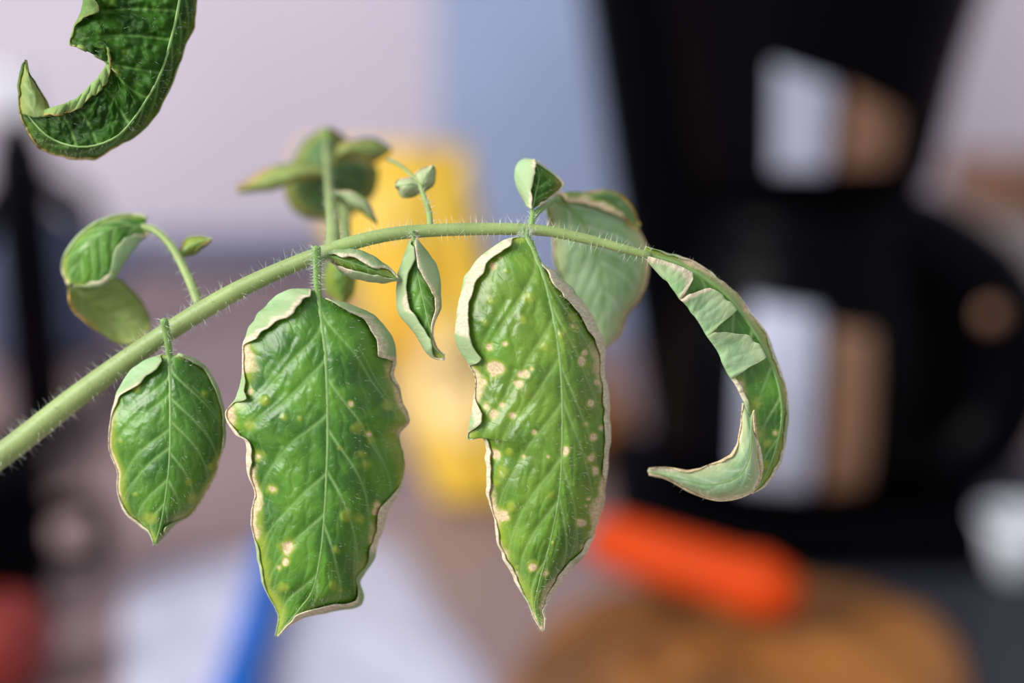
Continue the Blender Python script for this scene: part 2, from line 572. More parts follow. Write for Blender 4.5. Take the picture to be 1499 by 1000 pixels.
        if stalk is not None and nhair:
            ns = len(st) * 8
            hairs(o, rv[:ns], rn[:ns], max(30, nhair // 8), 1.3e-3, 3.2e-5, seed + 7)
    if nhair:
        hairs(o, V.reshape(-1, 3), N.reshape(-1, 3), nhair // 2, hlen, 1.7e-5, seed + 8)
    return o


# ---------------------------------------------------------------- setting
M_WALL = simple('wall_paint', lin(216, 206, 220), 0.9, var=0.02, scale=2)
M_FLOOR = simple('floor_vinyl', lin(120, 100, 90), 0.6, var=0.1, scale=6)
M_TABLE = simple('table_laminate', lin(150, 126, 126), 0.5, var=0.06, scale=7)
M_TRIM = simple('trim_blue_grey', lin(112, 116, 142), 0.6, var=0.04)


def slab(name, x, y, z, mat, kind='structure'):
    o = rbox(name, (x[1] - x[0], y[1] - y[0], z[1] - z[0]), ((x[0] + x[1]) / 2, (y[0] + y[1]) / 2, (z[0] + z[1]) / 2), mat, None, 0.002, 1)
    if kind: tag(o, kind=kind)
    return o


slab('floor', (-3, 3), (-2.5, 1.72), (-0.05, 0), M_FLOOR)
slab('wall_back', (-3, 3), (1.62, 1.72), (0, 2.6), M_WALL)
slab('trim_1', (-1.6, 0.12), (1.59, 1.62), (TABLE_Z + 0.0, TABLE_Z + 0.035), M_TRIM)

tab = empty('table', (0, 0.65, 0), 'wide pinkish brown laminate table under the kitchen things', 'table')
rbox('table_top', (3.0, 1.86, 0.035), (0, 0, TABLE_Z - 0.0175), M_TABLE, tab, 0.004)
for sx in (-1.4, 1.4):
    for sy in (-0.85, 0.85):
        rbox('leg', (0.06, 0.06, TABLE_Z - 0.035), (sx, sy, (TABLE_Z - 0.035) / 2), M_TABLE, tab, 0.004)

# ---------------------------------------------------------------- background things
ZT = TABLE_Z
M_BLACK = simple('black_gloss_plastic', lin(3, 3, 6), 0.35, var=0.1, spec=0.05)
M_BLACKM = simple('black_matt_plastic', lin(3, 3, 6), 0.6, var=0.1, spec=0.03)
M_REFL_PALE = simple('pale_reflection_paint', lin(176, 180, 200), 0.55, metal=0.3, var=0.03)  # steel tone with the pale window reflection put into the colour
M_REFL_BROWN = simple('brown_reflection_paint', lin(150, 112, 88), 0.55, metal=0.3, var=0.1, scale=60)  # brown room reflection and handle glint put into the colour
M_CARTON = simple('pale_blue_card', lin(150, 165, 200), 0.7, var=0.03, scale=8)
M_YELLOW = simple('yellow_film', lin(238, 196, 64), 0.4, var=0.05, scale=14, spec=0.5)
nt_ = M_YELLOW.node_tree                          # a cream highlight painted into the yellow film's colour
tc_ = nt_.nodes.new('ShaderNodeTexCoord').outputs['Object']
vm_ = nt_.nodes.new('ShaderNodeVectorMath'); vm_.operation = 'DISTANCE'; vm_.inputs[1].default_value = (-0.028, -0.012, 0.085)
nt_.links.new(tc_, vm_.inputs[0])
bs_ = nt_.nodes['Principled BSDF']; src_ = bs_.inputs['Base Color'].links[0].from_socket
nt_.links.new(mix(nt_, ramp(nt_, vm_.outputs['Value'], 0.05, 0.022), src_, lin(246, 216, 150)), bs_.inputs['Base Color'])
M_ORANGE = simple('orange_plastic', lin(204, 66, 8), 0.6, var=0.06, scale=12, spec=0.15)
M_AMBER = simple('amber_paper', lin(146, 92, 36), 0.6, var=0.3, scale=14, bump=0.3)
M_WHITE = simple('white_paper', lin(196, 196, 216), 0.6, var=0.02)
M_CAP = simple('white_cap_plastic', lin(225, 230, 240), 0.4, var=0.02)
M_BLUE = simple('blue_plastic', lin(10, 104, 204), 0.5, var=0.06, spec=0.2)
M_RED = simple('dark_red_skin', lin(134, 38, 30), 0.35, var=0.1, scale=20)
M_SLATE = simple('slate_blue_enamel', lin(84, 94, 124), 0.4, var=0.15, scale=20)
M_WOOD = simple('brown_wood', lin(140, 100, 76), 0.6, var=0.12, scale=14)
M_DARKWOOD = simple('dark_brown_wood', lin(52, 42, 42), 0.6, var=0.15, scale=20)
M_MAT = simple('dark_slate_mat', lin(38, 40, 50), 0.7, var=0.06)
M_ONION = simple('golden_onion_skin', lin(170, 108, 50), 0.4, var=0.15, scale=18)

# coffee maker
CX, CY = 0.169, 0.825
cm = empty('coffee_maker', (CX, CY, ZT), 'black glossy coffee maker with painted window reflections on its carafe and overhanging top', 'coffee maker')
rbox('base_plate', (0.215, 0.17, 0.03), (-0.0, 0.0, 0.021), M_BLACKM, cm, 0.008)
tw = rbox('tower', (0.105, 0.10, 0.37), (-0.085, 0.04, 0.205), M_BLACKM, cm, 0.012)
for vv in tw.data.vertices:                      # the tower's outer side slopes in towards the foot
    if vv.co.x < 0: vv.co.x += 0.062 * (0.185 - vv.co.z) / 0.37
rbox('top_housing', (0.22, 0.16, 0.07), (-0.02, 0.01, 0.405), M_BLACK, cm, 0.015)
lathe('filter_funnel', [(0, .37), (.102, .37), (.099, .345), (.090, .31), (.083, .28), (.078, .25), (.073, .222), (.068, .215), (0, .215)], M_BLACK, cm)


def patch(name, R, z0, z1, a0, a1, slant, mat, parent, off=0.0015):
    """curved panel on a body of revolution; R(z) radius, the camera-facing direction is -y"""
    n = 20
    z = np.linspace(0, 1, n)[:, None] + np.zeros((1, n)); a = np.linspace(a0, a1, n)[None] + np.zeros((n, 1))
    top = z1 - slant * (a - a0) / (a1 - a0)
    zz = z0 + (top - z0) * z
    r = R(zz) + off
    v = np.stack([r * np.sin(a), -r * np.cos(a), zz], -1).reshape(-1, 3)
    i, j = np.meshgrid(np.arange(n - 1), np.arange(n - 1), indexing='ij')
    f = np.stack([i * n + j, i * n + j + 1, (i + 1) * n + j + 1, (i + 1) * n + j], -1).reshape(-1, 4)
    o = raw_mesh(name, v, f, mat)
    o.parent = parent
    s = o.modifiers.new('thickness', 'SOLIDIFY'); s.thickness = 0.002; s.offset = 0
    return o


funR = lambda z: np.interp(z, [.215, .222, .25, .28, .31, .34], [.068, .073, .078, .083, .090, .098])
patch('pale_reflection', funR, .232, .288, math.radians(-23), math.radians(-2), .010, M_REFL_PALE, cm)  # bright window reflection painted as a curved patch
patch('brown_reflection', funR, .234, .276, math.radians(3), math.radians(24), .014, M_REFL_BROWN, cm)  # brown half of the same reflection, painted as a patch
car = empty('carafe', (0, 0, 0)); car.parent = cm
cprof = [(0, .037), (.07, .037), (.078, .045), (.082, .07), (.083, .11), (.08, .135), (.074, .16), (.067, .18), (.064, .195), (.066, .205), (.0, .211)]
lathe('carafe_body', cprof, M_BLACK, car)
carR = lambda z: np.interp(z, [c[1] for c in cprof[1:-1]], [c[0] for c in cprof[1:-1]])
patch('pale_reflection', carR, .054, .160, math.radians(-30), math.radians(-2), .004, M_REFL_PALE, car)
patch('brown_reflection', carR, .054, .148, math.radians(3), math.radians(20), .004, M_REFL_BROWN, car)
hp = smooth_path([(.045, -.01, .19), (.075, -.015, .18), (.108, -.02, .155), (.122, -.02, .12), (.118, -.02, .08), (.098, -.02, .055), (.07, -.015, .05)], 40)
hv, hf, htri, _ = tube_arrays(hp, np.full(40, 0.027), 14)
ho = raw_mesh('handle', hv, np.vstack([hf[:, [0, 1, 2]], hf[:, [0, 2, 3]], htri]), M_BLACK); ho.parent = car
rbox('handle_guard', (0.06, 0.03, 0.12), (.088, -.012, .11), M_BLACKM, car, 0.012)
rv = lathe('handle_glint', [(0, .003), (.004, .0028), (.0065, .001), (.007, 0)], M_REFL_BROWN, car, 20, (.101, -.048, .147), (math.pi / 2, 0, 0))  # small disc added to paint the bright glint on the handle

slab_m = rbox('counter_mat', (0.36, 0.4, 0.004), (0.33, 0.735, ZT + 0.002), M_MAT, None, 0.0015)
tag(slab_m, 'dark slate grey mat under the black coffee maker', 'mat')

# tall pale blue carton
ct = empty('carton', (0.035, 1.32, ZT), 'tall pale blue carton standing behind the coffee maker', 'carton')
rbox('body', (0.205, 0.1, 0.62), (0, 0, 0.31), M_CARTON, ct, 0.004)
rbox('lid_flap', (0.206, 0.102, 0.05), (0, 0, 0.645), M_CARTON, ct, 0.006)

# yellow crumpled packet, leaning
def pillow(name, w, h, d, mat, parent, seed, lean=0.0, side=0.0, taper=0.0, crump=0.05):
    n = 48; nz = VNoise(seed)
    u = np.linspace(-1, 1, n)[None] + np.zeros((n, 1)); v = np.linspace(0, 1, n)[:, None] + np.zeros((1, n))
    vs_, fs = [], []
    for s in (-1, 1):
        th = (1 - u ** 2) ** 0.5 * (np.clip(1 - (2 * v - 1) ** 8, 0, 1)) ** .5 * d / 2 * (1 - .35 * v)
        cr = (fbm(nz, u * 3 + 5 * s, v * 6) - .5) * crump * (1 - u ** 4) * np.sin(v * math.pi)
        wv = w / 2 * (1 - taper * (1 - v))
        vs_.append(np.stack([u * wv + side * (v - 0), s * th + cr + lean * v, v * h + 0.006 * np.sin(u * 9 + s)* (v>0.95)], -1).reshape(-1, 3))
        i, j = np.meshgrid(np.arange(n - 1), np.arange(n - 1), indexing='ij')
        f = np.stack([i * n + j, i * n + j + 1, (i + 1) * n + j + 1, (i + 1) * n + j], -1).reshape(-1, 4)
        fs.append(f + (0 if s < 0 else n * n) if s < 0 else f[:, ::-1] + n * n)
    o = raw_mesh(name, np.vstack(vs_), np.vstack(fs), mat); o.parent = parent
    return o


b = T(722, 738)
yp = empty('yellow_packet', (b.x, b.y, ZT), 'yellow crumpled snack packet leaning sideways behind the plant', 'packet')
yb = pillow('bag', 0.105, 0.215, 0.05, M_YELLOW, yp, 5, lean=0.05, side=-0.070, taper=0.3)
rbox('sealed_edge', (0.108, 0.004, 0.014), (-0.070, 0.05, 0.218), M_YELLOW, yp, 0.0015, 1, (0, 0, 0))

# onion
b = T(876, 672)
on = empty('onion', (b.x, b.y, ZT), 'small golden brown onion beside the black coffee maker', 'onion')
lathe('bulb', [(0, 0), (.012, .002), (.022, .010), (.0265, .024), (.024, .038), (.014, .049), (.006, .056), (.004, .066), (0, .067)], M_ONION, on)
lathe('root_tuft', [(0, 0), (.005, 0), (.006, .003), (0, .004)], M_DARKWOOD, on, 12)

# amber paper bag lying in front of the coffee maker
def lump(name, pts, h, mat, parent, seed, amp=0.006, n=60):
    """low heap over a table-plane polygon, height h"""
    q = smooth_path([p for p in pts] + [pts[0]], n * 2)[:-1]; c = q.mean(0); nz = VNoise(seed)
    rings = 16
    vv = []
    for k in range(rings + 1):
        s = k / rings
        r = 1 - s
        xy = c + (q - c) * (r ** 0.75)
        z = h * (1 - (1 - s) ** 4) ** 0.7 + (fbm(nz, xy[:, 0] * 45, xy[:, 1] * 45) - .4) * amp * 4 * min(1, s * 3)
        vv.append(np.c_[xy, np.maximum(z, 0.0)])
    m = len(q)
    V = np.vstack(vv)
    i, j = np.meshgrid(np.arange(rings), np.arange(m), indexing='ij'); j2 = (j + 1) % m
    f = np.stack([i * m + j, i * m + j2, (i + 1) * m + j2, (i + 1) * m + j], -1).reshape(-1, 4)
    o = raw_mesh(name, V, f, mat); o.parent = parent
    return o


fp = [T(790, 930), T(870, 890), T(1000, 892), T(1180, 876), T(1300, 896), T(1400, 945), T(1420, 1060), T(1300, 1120), T(900, 1120), T(740, 1040)]
c = sum(fp, Vector()) / len(fp)
pb = empty('paper_bag', (c.x, c.y, ZT), 'crumpled amber brown paper bag lying flat under the orange tube', 'paper bag')
lump('bag_body', [(p.x - c.x, p.y - c.y) for p in fp], 0.024, M_AMBER, pb, 4, 0.004)

# orange tube
a, b2 = T(872, 916), T(1132, 1006)
zz = 0.050
ot = empty('orange_tube', ((a.x + b2.x) / 2, (a.y + b2.y) / 2, ZT), 'thick orange plastic tube resting on the amber paper bag', 'tube')
A3 = Vector((a.x, a.y, ZT + zz)); B3 = Vector((b2.x, b2.y, ZT + zz))
path = np.array([A3.lerp(B3, k / 20) for k in range(21)])
rad = np.array([.010, .0135, .0145] + [.0145] * 15 + [.0145, .0135, .010])
tube('body', path, rad, M_ORANGE, ot, 24)
capd = (B3 - A3).normalized()
tube('cap', np.array([B3 - capd * .018, B3 - capd * .010, B3 + capd * .004]), np.array([.0158, .0162, .0125]), M_ORANGE, ot, 24)

# white paper with blue marker
pp = [T(175, 1010), T(190, 860), T(330, 815), T(560, 790), T(640, 880), T(720, 1030), T(500, 1120), T(200, 1120)]
c = sum(pp, Vector()) / len(pp)
ws = empty('paper_sheet', (c.x, c.y, ZT), 'sheet of crumpled white paper lying flat on the table', 'paper')
lump('sheet', [(p.x - c.x, p.y - c.y) for p in pp], 0.006, M_WHITE, ws, 14, 0.002)
a, b2 = T(352, 1050), T(420, 800)
bm_ = empty('blue_marker', (a.x, a.y, ZT), 'bright blue marker pen lying on the white paper', 'marker')
A3 = Vector((a.x, a.y, ZT + .016)); B3 = Vector((b2.x, b2.y, ZT + .016))
path = np.array([A3.lerp(B3, k / 12) for k in range(13)])
tube('barrel', path, np.full(13, .0095), M_BLUE, bm_, 16)
d = (B3 - A3).normalized()
tube('cap', np.array([A3 - d * .03, A3 - d * .01, A3 + d * .012]), np.array([.0085, .0105, .0105]), M_BLUE, bm_, 16)
lathe('end_plug', [(0, 0), (.006, 0), (.006, .004), (0, .005)], M_BLUE, bm_, 12, (B3 - Vector(bm_.location)), (math.pi / 2, 0, -math.atan2(d.x, d.y)))

# red tomato at the table's left
b = T(2, 1012)
rt = empty('tomato', (b.x, b.y, ZT), 'dark red ripe tomato lying on the table', 'tomato')
lathe('fruit', [(0, .003), (.010, .001), (.018, .005), (.026, .016), (.028, .026), (.026, .036), (.019, .045), (.010, .048), (.004, .046), (0, .044)], M_RED, rt, squash=.95)
lathe('stem_scar', [(0, .0440), (.004, .0455), (.005, .0475), (0, .0480)], M_DARKWOOD, rt, 12)

# left-hand kitchen things
b = T(64, 640)
bt = empty('black_bottle', (b.x, b.y, ZT), 'tall black bottle with a white cap at the table edge', 'bottle')
lathe('bottle_body', [(0, 0), (.020, 0), (.022, .004), (.022, .19), (.020, .21), (.013, .228), (.011, .235), (.011, .245), (0, .245)], M_BLACK, bt)
lathe('cap', [(0, .236), (.0125, .236), (.013, .24), (.013, .262), (.011, .267), (0, .268)], M_CAP, bt)

b = T(70, 520)
kt = empty('kettle', (b.x, b.y, ZT), 'slate blue enamel kettle with a black arched handle', 'kettle')
lathe('body', [(0, 0), (.046, 0), (.056, .008), (.058, .04), (.050, .09), (.038, .115), (.030, .122), (0, .123)], M_SLATE, kt)
lathe('lid', [(.030, .121), (.027, .128), (.012, .133), (.005, .134), (.008, .142), (.006, .147), (0, .148)], M_SLATE, kt, 24)
hp = smooth_path([(-.045, 0, .09), (-.045, 0, .13), (-.024, 0, .150), (0, 0, .156), (.024, 0, .150), (.045, 0, .13), (.045, 0, .09)], 30)
hv, hf, htri, _ = tube_arrays(hp, np.full(30, .011), 10)
ho = raw_mesh('handle', hv, np.vstack([hf[:, [0, 1, 2]], hf[:, [0, 2, 3]], htri]), M_BLACKM); ho.parent = kt
sp = smooth_path([(.045, -.01, .05), (.075, -.015, .08), (.085, -.018, .11)], 12)
hv, hf, htri, _ = tube_arrays(sp, np.linspace(.013, .008, 12), 10)
ho = raw_mesh('spout', hv, np.vstack([hf[:, [0, 1, 2]], hf[:, [0, 2, 3]], htri]), M_SLATE); ho.parent = kt

def spoon(px0, py0, px1, py1, label, mat):
    a, b = T(px0, py0), T(px1, py1)
    o = empty('wooden_spoon', (a.x, a.y, ZT), label, 'spoon')
    A = Vector((a.x, a.y, ZT + .009)); B = Vector((b.x, b.y, ZT + .009))
    path = np.array([A.lerp(B, k / 20) for k in range(21)])
    tube('handle', path, np.linspace(.007, .0085, 21), mat, o, 10)
    d = (B - A).normalized()
    bp = np.array([B + d * (.055 * k / 14 - .004) for k in range(15)])
    rr = .02 * np.sin(np.linspace(0.25, math.pi - .25, 15)) ** .8
    v, f, tri, _ = tube_arrays(bp, rr, 16)
    v[:, 2] = ZT + .009 + (v[:, 2] - ZT - .009) * .4
    raw_mesh('bowl', v, np.vstack([f[:, [0, 1, 2]], f[:, [0, 2, 3]], tri]), mat, o)
    return o


spoon(75, 720, 165, 570, 'dark brown wooden spoon slanting beside the kettle', M_DARKWOOD)
b = T(-25, 905)
pk = empty('black_pot', (b.x, b.y, ZT), 'black cooking pot with a loop handle beside the tomato', 'pot')
lathe('pot_body', [(0, 0), (.034, 0), (.037, .004), (.040, .085), (.042, .09), (.038, .09), (.036, .01), (0, .008)], M_BLACKM, pk)
hp = smooth_path([(.036, 0, .06), (.062, 0, .066), (.07, 0, .05), (.062, 0, .034), (.036, 0, .035)], 20)
hv, hf, htri, _ = tube_arrays(hp, np.full(20, .006), 10)
ho = raw_mesh('handle', hv, np.vstack([hf[:, [0, 1, 2]], hf[:, [0, 2, 3]], htri]), M_BLACKM); ho.parent = pk

# wooden box at the right
wb = empty('wooden_box', (0.60, 1.38, ZT), 'brown wooden box with a pale front standing by the wall', 'box')
rbox('box_body', (0.30, 0.14, 0.11), (0, 0, 0.055), simple('pale_front', lin(160, 150, 150), .7, var=.04), wb, 0.003)
rbox('lid', (0.31, 0.15, 0.04), (0, 0, 0.13), M_WOOD, wb, 0.003)

# small white cup
b = T(1484, 848)
cup = empty('white_cup', (b.x, b.y, ZT + .004), 'small white porcelain cup on the dark mat', 'cup')
lathe('cup_body', [(0, 0), (.012, 0), (.013, .003), (.020, .015), (.023, .035), (.0215, .035), (.018, .016), (0, .006)], simple('porcelain', lin(200, 202, 212), .3, var=.02), cup)
hp = smooth_path([(.02, 0, .03), (.032, 0, .03), (.034, 0, .018), (.018, 0, .012)], 14)
hv, hf, htri, _ = tube_arrays(hp, np.full(14, .0025), 8)
ho = raw_mesh('handle', hv, np.vstack([hf[:, [0, 1, 2]], hf[:, [0, 2, 3]], htri]), bpy.data.materials['porcelain']); ho.parent = cup

# ---------------------------------------------------------------- the tomato branch
base = Vector(P(-120, 745, DF + 0.010))
br = empty('tomato_branch', base, 'hairy green tomato branch with curled and browning leaflets', 'branch')


def stem(parent, name, pts, w0, w1, n=90, nh=0, hl=1.9e-3, seed=3, widths=None, hr=3.6e-5):
    q = smooth_path(pts, n)
    wd = np.linspace(w0, w1, n) if widths is None else np.interp(np.linspace(0, 1, n), np.linspace(0, 1, len(widths)), widths)
    pth = P(q[:, 0], q[:, 1], DF + q[:, 2] * 1e-3)
    o, v, nrm = tube(name, pth, wd / 2 * DF / FPX, M_STEM, parent, 16)
    if nh: hairs(o, v, nrm, nh, hl, hr, seed)
    return o


st = stem(br, 'stem', [(-120, 745, 12), (0, 668, 11), (120, 575, 9), (240, 490, 6), (350, 424, 3.5), (460, 375, 2), (550, 347, 1.5), (640, 337, 1.5), (775, 336, 1), (850, 348, .5), (950, 374, 0)],
          38, 13, 140, 1700, 2.0e-3, 3, hr=2.4e-5, widths=[41, 38, 36, 34, 30, 28, 24, 21, 19, 18, 15, 12])

# B: the large central leaflet
leaf(br, 'leaflet', [(465, 428, -1.5), (472, 480, -3), (478, 540, -4), (480, 620, -4), (478, 700, -3.5), (472, 790, -2.5), (460, 858, -1), (440, 890, 1), (405, 931, 3)],
     [(452, 424), (420, 426), (390, 445), (366, 480), (356, 520), (350, 560), (345, 585), (331, 606), (346, 634), (362, 648), (363, 690), (373, 722), (367, 757), (376, 800), (386, 850), (404, 890), (408, 905), (404, 931)],
     [(480, 441), (510, 446), (546, 464), (569, 490), (577, 520), (574, 548), (584, 566), (590, 590), (601, 616), (584, 638), (591, 680), (585, 718), (566, 748), (556, 780), (545, 820), (528, 850), (528, 876), (514, 888), (440, 906), (405, 931)],
     rl=[(0, 4), (.03, 24), (.1, 34), (.17, 22), (.24, 7), (.3, 4), (.34, 10), (.36, 16), (.38, 4), (.5, 6), (.55, 10), (.6, 3), (.8, 4), (1, 3)],
     rr=[(0, 6), (.05, 14), (.12, 20), (.18, 24), (.205, 26), (.22, 5), (.3, 5), (.45, 5), (.55, 7), (.6, 12), (.68, 9), (.72, 4), (.78, 12), (.88, 15), (1, 8)],
     drop=([(0, 3), (.2, 5), (1, 4)], [(0, 4), (.25, 12), (.7, 13), (1, 5)]), p=2.6, nt=330, nu=70, nr=16, veins=6, vslope=.2,
     nw=([(0, 7), (.2, 9), (.33, 26), (.4, 14), (.55, 18), (.7, 12), (.8, 22), (1, 14)], [(0, 10), (.2, 16), (.3, 8), (.5, 12), (.6, 22), (.7, 20), (.75, 5), (1, 14)]),
     spots=[(424, 800, 8, 'tan'), (418, 824, 4, 'tan'), (415, 610, 4, 'yel'), (535, 680, 7, 'yel'), (530, 665, 6, 'yel'), (398, 715, 5, 'tan'), (380, 668, 6, 'tan'), (505, 755, 6, 'yel'), (440, 612, 3, 'yel'), (488, 855, 5, 'yel'), (492, 805, 5, 'yel'), (576, 632, 5, 'tan'), (550, 750, 5, 'tan')],
     nspots=6, chlspots=12, seed=2, jag=3, rib=(5.5, 1.6), stalk=[(463, 362, -2.5), (464, 395, -2)], nhair=2600, label='largest leaflet, glossy green with tan scorched edges', blister=.75)

# C: the spotted leaflet
leaf(br, 'leaflet', [(772, 350, -1), (785, 378, -2), (800, 420, -3), (815, 490, -4), (822, 560, -4), (823, 640, -4), (819, 720, -3.5), (805, 795, -2), (790, 850, -.5), (783, 890, .5), (795, 924, 1)],
     [(760, 347), (735, 354), (702, 378), (684, 408), (673, 440), (665, 480), (674, 515), (690, 537), (696, 562), (692, 605), (687, 641), (708, 640), (714, 672), (717, 720), (724, 770), (737, 812), (755, 846), (774, 882), (783, 905), (795, 924)],
     [(780, 352), (792, 385), (812, 400), (842, 428), (868, 460), (881, 500), (887, 550), (893, 600), (893, 650), (886, 710), (876, 758), (862, 800), (836, 834), (812, 862), (798, 890), (798, 908), (795, 924)],
     rl=[(0, 4), (.05, 16), (.12, 18), (.2, 14), (.28, 20), (.33, 24), (.36, 6), (.42, 8), (.48, 16), (.52, 4), (.6, 7), (.7, 8), (.85, 5), (1, 3)],
     rr=[(0, 3), (.08, 12), (.15, 18), (.22, 15), (.35, 11), (.5, 7), (.7, 7), (.85, 9), (1, 5)],
     drop=([(0, 4), (.3, 5), (1, 4)], [(0, 4), (.25, 12), (.7, 12), (1, 4)]), p=2.6, nt=330, nu=66, nr=16, veins=7, vslope=.22,
     nw=([(0, 12), (.2, 20), (.35, 26), (.5, 24), (.6, 14), (.75, 16), (1, 10)], [(0, 7), (.15, 14), (.3, 22), (.5, 14), (.8, 14), (.9, 20), (1, 8)]),
     spots=[(762, 548, 4, 'tan'), (770, 545, 4, 'tan'), (778, 540, 3, 'tan'), (760, 563, 5, 'tan'), (772, 550, 3, 'tan'), (726, 540, 9, 'tan'), (736, 592, 4, 'tan'), (782, 633, 3, 'tan'), (767, 668, 3, 'tan'), (828, 658, 5, 'tan'), (716, 508, 4, 'tan'), (740, 503, 3, 'tan'), (722, 606, 5, 'tan'),
            (773, 434, 8, 'yel'), (768, 468, 6, 'yel'), (716, 440, 6, 'yel'), (710, 470, 6, 'yel'), (822, 492, 7, 'yel'), (805, 727, 7, 'yel'), (744, 660, 6, 'yel'), (736, 690, 7, 'yel'), (724, 664, 6, 'tan'), (797, 507, 5, 'yel'), (852, 530, 5, 'tan'), (866, 590, 5, 'tan'), (862, 670, 5, 'tan'), (858, 620, 4, 'tan'), (733, 755, 9, 'tan'), (780, 830, 6, 'tan'), (870, 520, 5, 'tan'), (874, 560, 4, 'tan'), (868, 640, 4, 'tan'), (872, 690, 5, 'tan'), (862, 730, 4, 'tan'), (850, 765, 5, 'tan'), (800, 838, 5, 'tan'), (842, 480, 4, 'yel'), (708, 560, 6, 'tan'), (712, 595, 5, 'tan')],
     nspots=10, chlspots=20, seed=5, jag=3, rib=(5, 1.4), stalk=[(768, 334, .5), (770, 342, 0)], nhair=2600, label='long leaflet with pale spots and white scorched edges', blister=.85, chl_all=.25, pb=.14)

# A: small leaflet at the stem's lower end
leaf(br, 'leaflet', [(248, 522, 3), (250, 600, 1), (248, 680, 1), (238, 755, 2.5), (227, 798, 4)],
     [(240, 519), (208, 531), (180, 556), (166, 598), (160, 650), (171, 690), (172, 720), (186, 750), (206, 770), (218, 780), (227, 798)],
     [(262, 518), (290, 530), (312, 555), (325, 590), (329, 640), (320, 682), (302, 718), (282, 750), (258, 765), (245, 778), (227, 798)],
     rl=[(0, 6), (.1, 26), (.2, 22), (.3, 5), (.4, 0), (.7, 0), (.9, 4), (1, 4)], rr=[(0, 3), (.1, 8), (.3, 4), (.75, 4), (.9, 12), (1, 6)],
     drop=([(0, 3), (1, 4)], [(0, 5), (1, 8)]), nt=200, nu=54, veins=6, vslope=.2, nw=([(0, 2), (.3, 3), (.6, 4), (1, 4)], [(0, 2), (.6, 3), (1, 5)]), chlspots=10, chlw=14, seed=9,
     rib=(5, 1.4), stalk=[(240, 468, 1), (245, 495, 2)], nhair=900, label='small oval leaflet near the thick end of the stem', blister=.6)

# D: terminal leaflet, arched and rolled
D = leaf(br, 'leaflet', [(945, 373, 0), (1005, 393, 1), (1062, 432, 2), (1106, 490, 3), (1134, 548, 3.5), (1144, 605, 3.5), (1134, 660, 3), (1115, 705, 2.5), (1100, 722, 2)],
     [(945, 378, 1), (970, 405, 1), (994, 434, 0), (1012, 458, 0), (1048, 510, 0), (1062, 540, 0), (1090, 590, 0), (1102, 640, 0), (1108, 690, 0), (1100, 722, 0)],
     [(945, 362), (1012, 382), (1070, 424), (1116, 484), (1144, 546), (1152, 604), (1146, 660), (1125, 705), (1100, 722)],
     rl=[(0, 6), (.06, 38), (.13, 44), (.18, 30), (.2, 6), (.24, 40), (.32, 54), (.345, 60), (.37, 8), (.4, 30), (.46, 50), (.5, 74), (.525, 78), (.55, 8), (.7, 10), (.9, 12), (1, 6)], rr=3,
     drop=(-2, 5), p=1.5, nt=280, nu=44, nr=24, gap=1.6, veins=7, vslope=.12, nw=([(0, 6), (.15, 12), (.2, 14), (.4, 14), (.5, 20), (1, 9)], [(0, 3), (.15, 14), (.3, 12), (.45, 3), (1, 3)]),
     nspots=4, chlspots=14, seed=12, rib=(5, 1.6), nhair=700, label='arched end leaflet with pale rolled margins', jag=2, blister=.5, crumple=.3)
leaf(D, 'curled_tip', [(1098, 612, 0), (1098, 660, -2), (1082, 696, -4), (1040, 710, -6), (1000, 702, -7), (948, 690, -8)],
     [(1088, 590), (1084, 630), (1074, 660), (1045, 680), (1010, 688), (972, 684), (950, 687)],
     [(1103, 600), (1110, 660), (1112, 700), (1095, 722), (1055, 733), (1015, 722), (978, 702), (950, 694)],
     rl=3, rr=[(0, 3), (.4, 6), (1, 4)], drop=(2, 3), nt=130, nu=26, flip=True, veins=4, nw=(5, 6), seed=14, rib=(2.5, 1), nhair=250, blister=.35, label='pale underside of the curled leaf tip', jag=1.4)

# E: large leaflet hanging behind, underside towards the lens
E = leaf(br, 'leaflet', [(812, 292, 8), (845, 315, 12), (872, 370, 15), (884, 430, 17), (885, 509, 19)],
     [(800, 300), (806, 340), (815, 390), (832, 440), (858, 488), (885, 509)],
     [(812, 284), (860, 282), (905, 303), (940, 348), (949, 395), (936, 438), (917, 460), (906, 490), (885, 509)],
     rl=3, rr=[(0, 6), (.1, 16), (.25, 20), (.35, 12), (.45, 4), (1, 3)], drop=(3, 4), nt=180, nu=44, flip=True, veins=6, nw=([(0, 2), (1, 4)], [(0, 5), (.15, 12), (.4, 12), (.6, 5), (1, 3)]), seed=17, dz0=5,
     rib=(4.5, 1.4), stalk=[(775, 332, 1.5), (785, 312, 4)], nhair=500, blister=.5, label='pale leaflet hanging behind the stem, underside shown')
leaf(E, 'rolled_margin', [(850, 288, 14), (885, 288, 15), (915, 305, 16), (935, 335, 16)], [(850, 284), (890, 279), (920, 298), (937, 330)], [(852, 296), (885, 302), (912, 318), (935, 338)],
     drop=(2, 1), nt=70, nu=14, veins=2, nw=(3, 4), chlw=6, seed=18, dz0=5, rib=None, nhair=120, mats=(M_BACK, M_UNDER_D))
leaf(br, 'leaflet', [(779, 306, 4), (784, 283, 5), (789, 258, 6), (783, 235, 6)], [(772, 302), (757, 272), (754, 246), (766, 233), (783, 235)], [(790, 300), (812, 284), (824, 268), (803, 247), (783, 235)],
     rl=[(0, 8), (.3, 22), (.7, 26), (1, 8)], rr=[(0, 3), (.5, 7), (1, 4)], drop=(4, 3), nt=100, nu=26, veins=3, nw=(5, [(0, 2), (.4, 12), (1, 14)]), seed=19, rib=(3, 1), stalk=[(778, 330, 1), (779, 318, 2)], nhair=250, mats=(M_UP_SHADE, M_UNDER), label='small curled leaflet on top of the stem end')

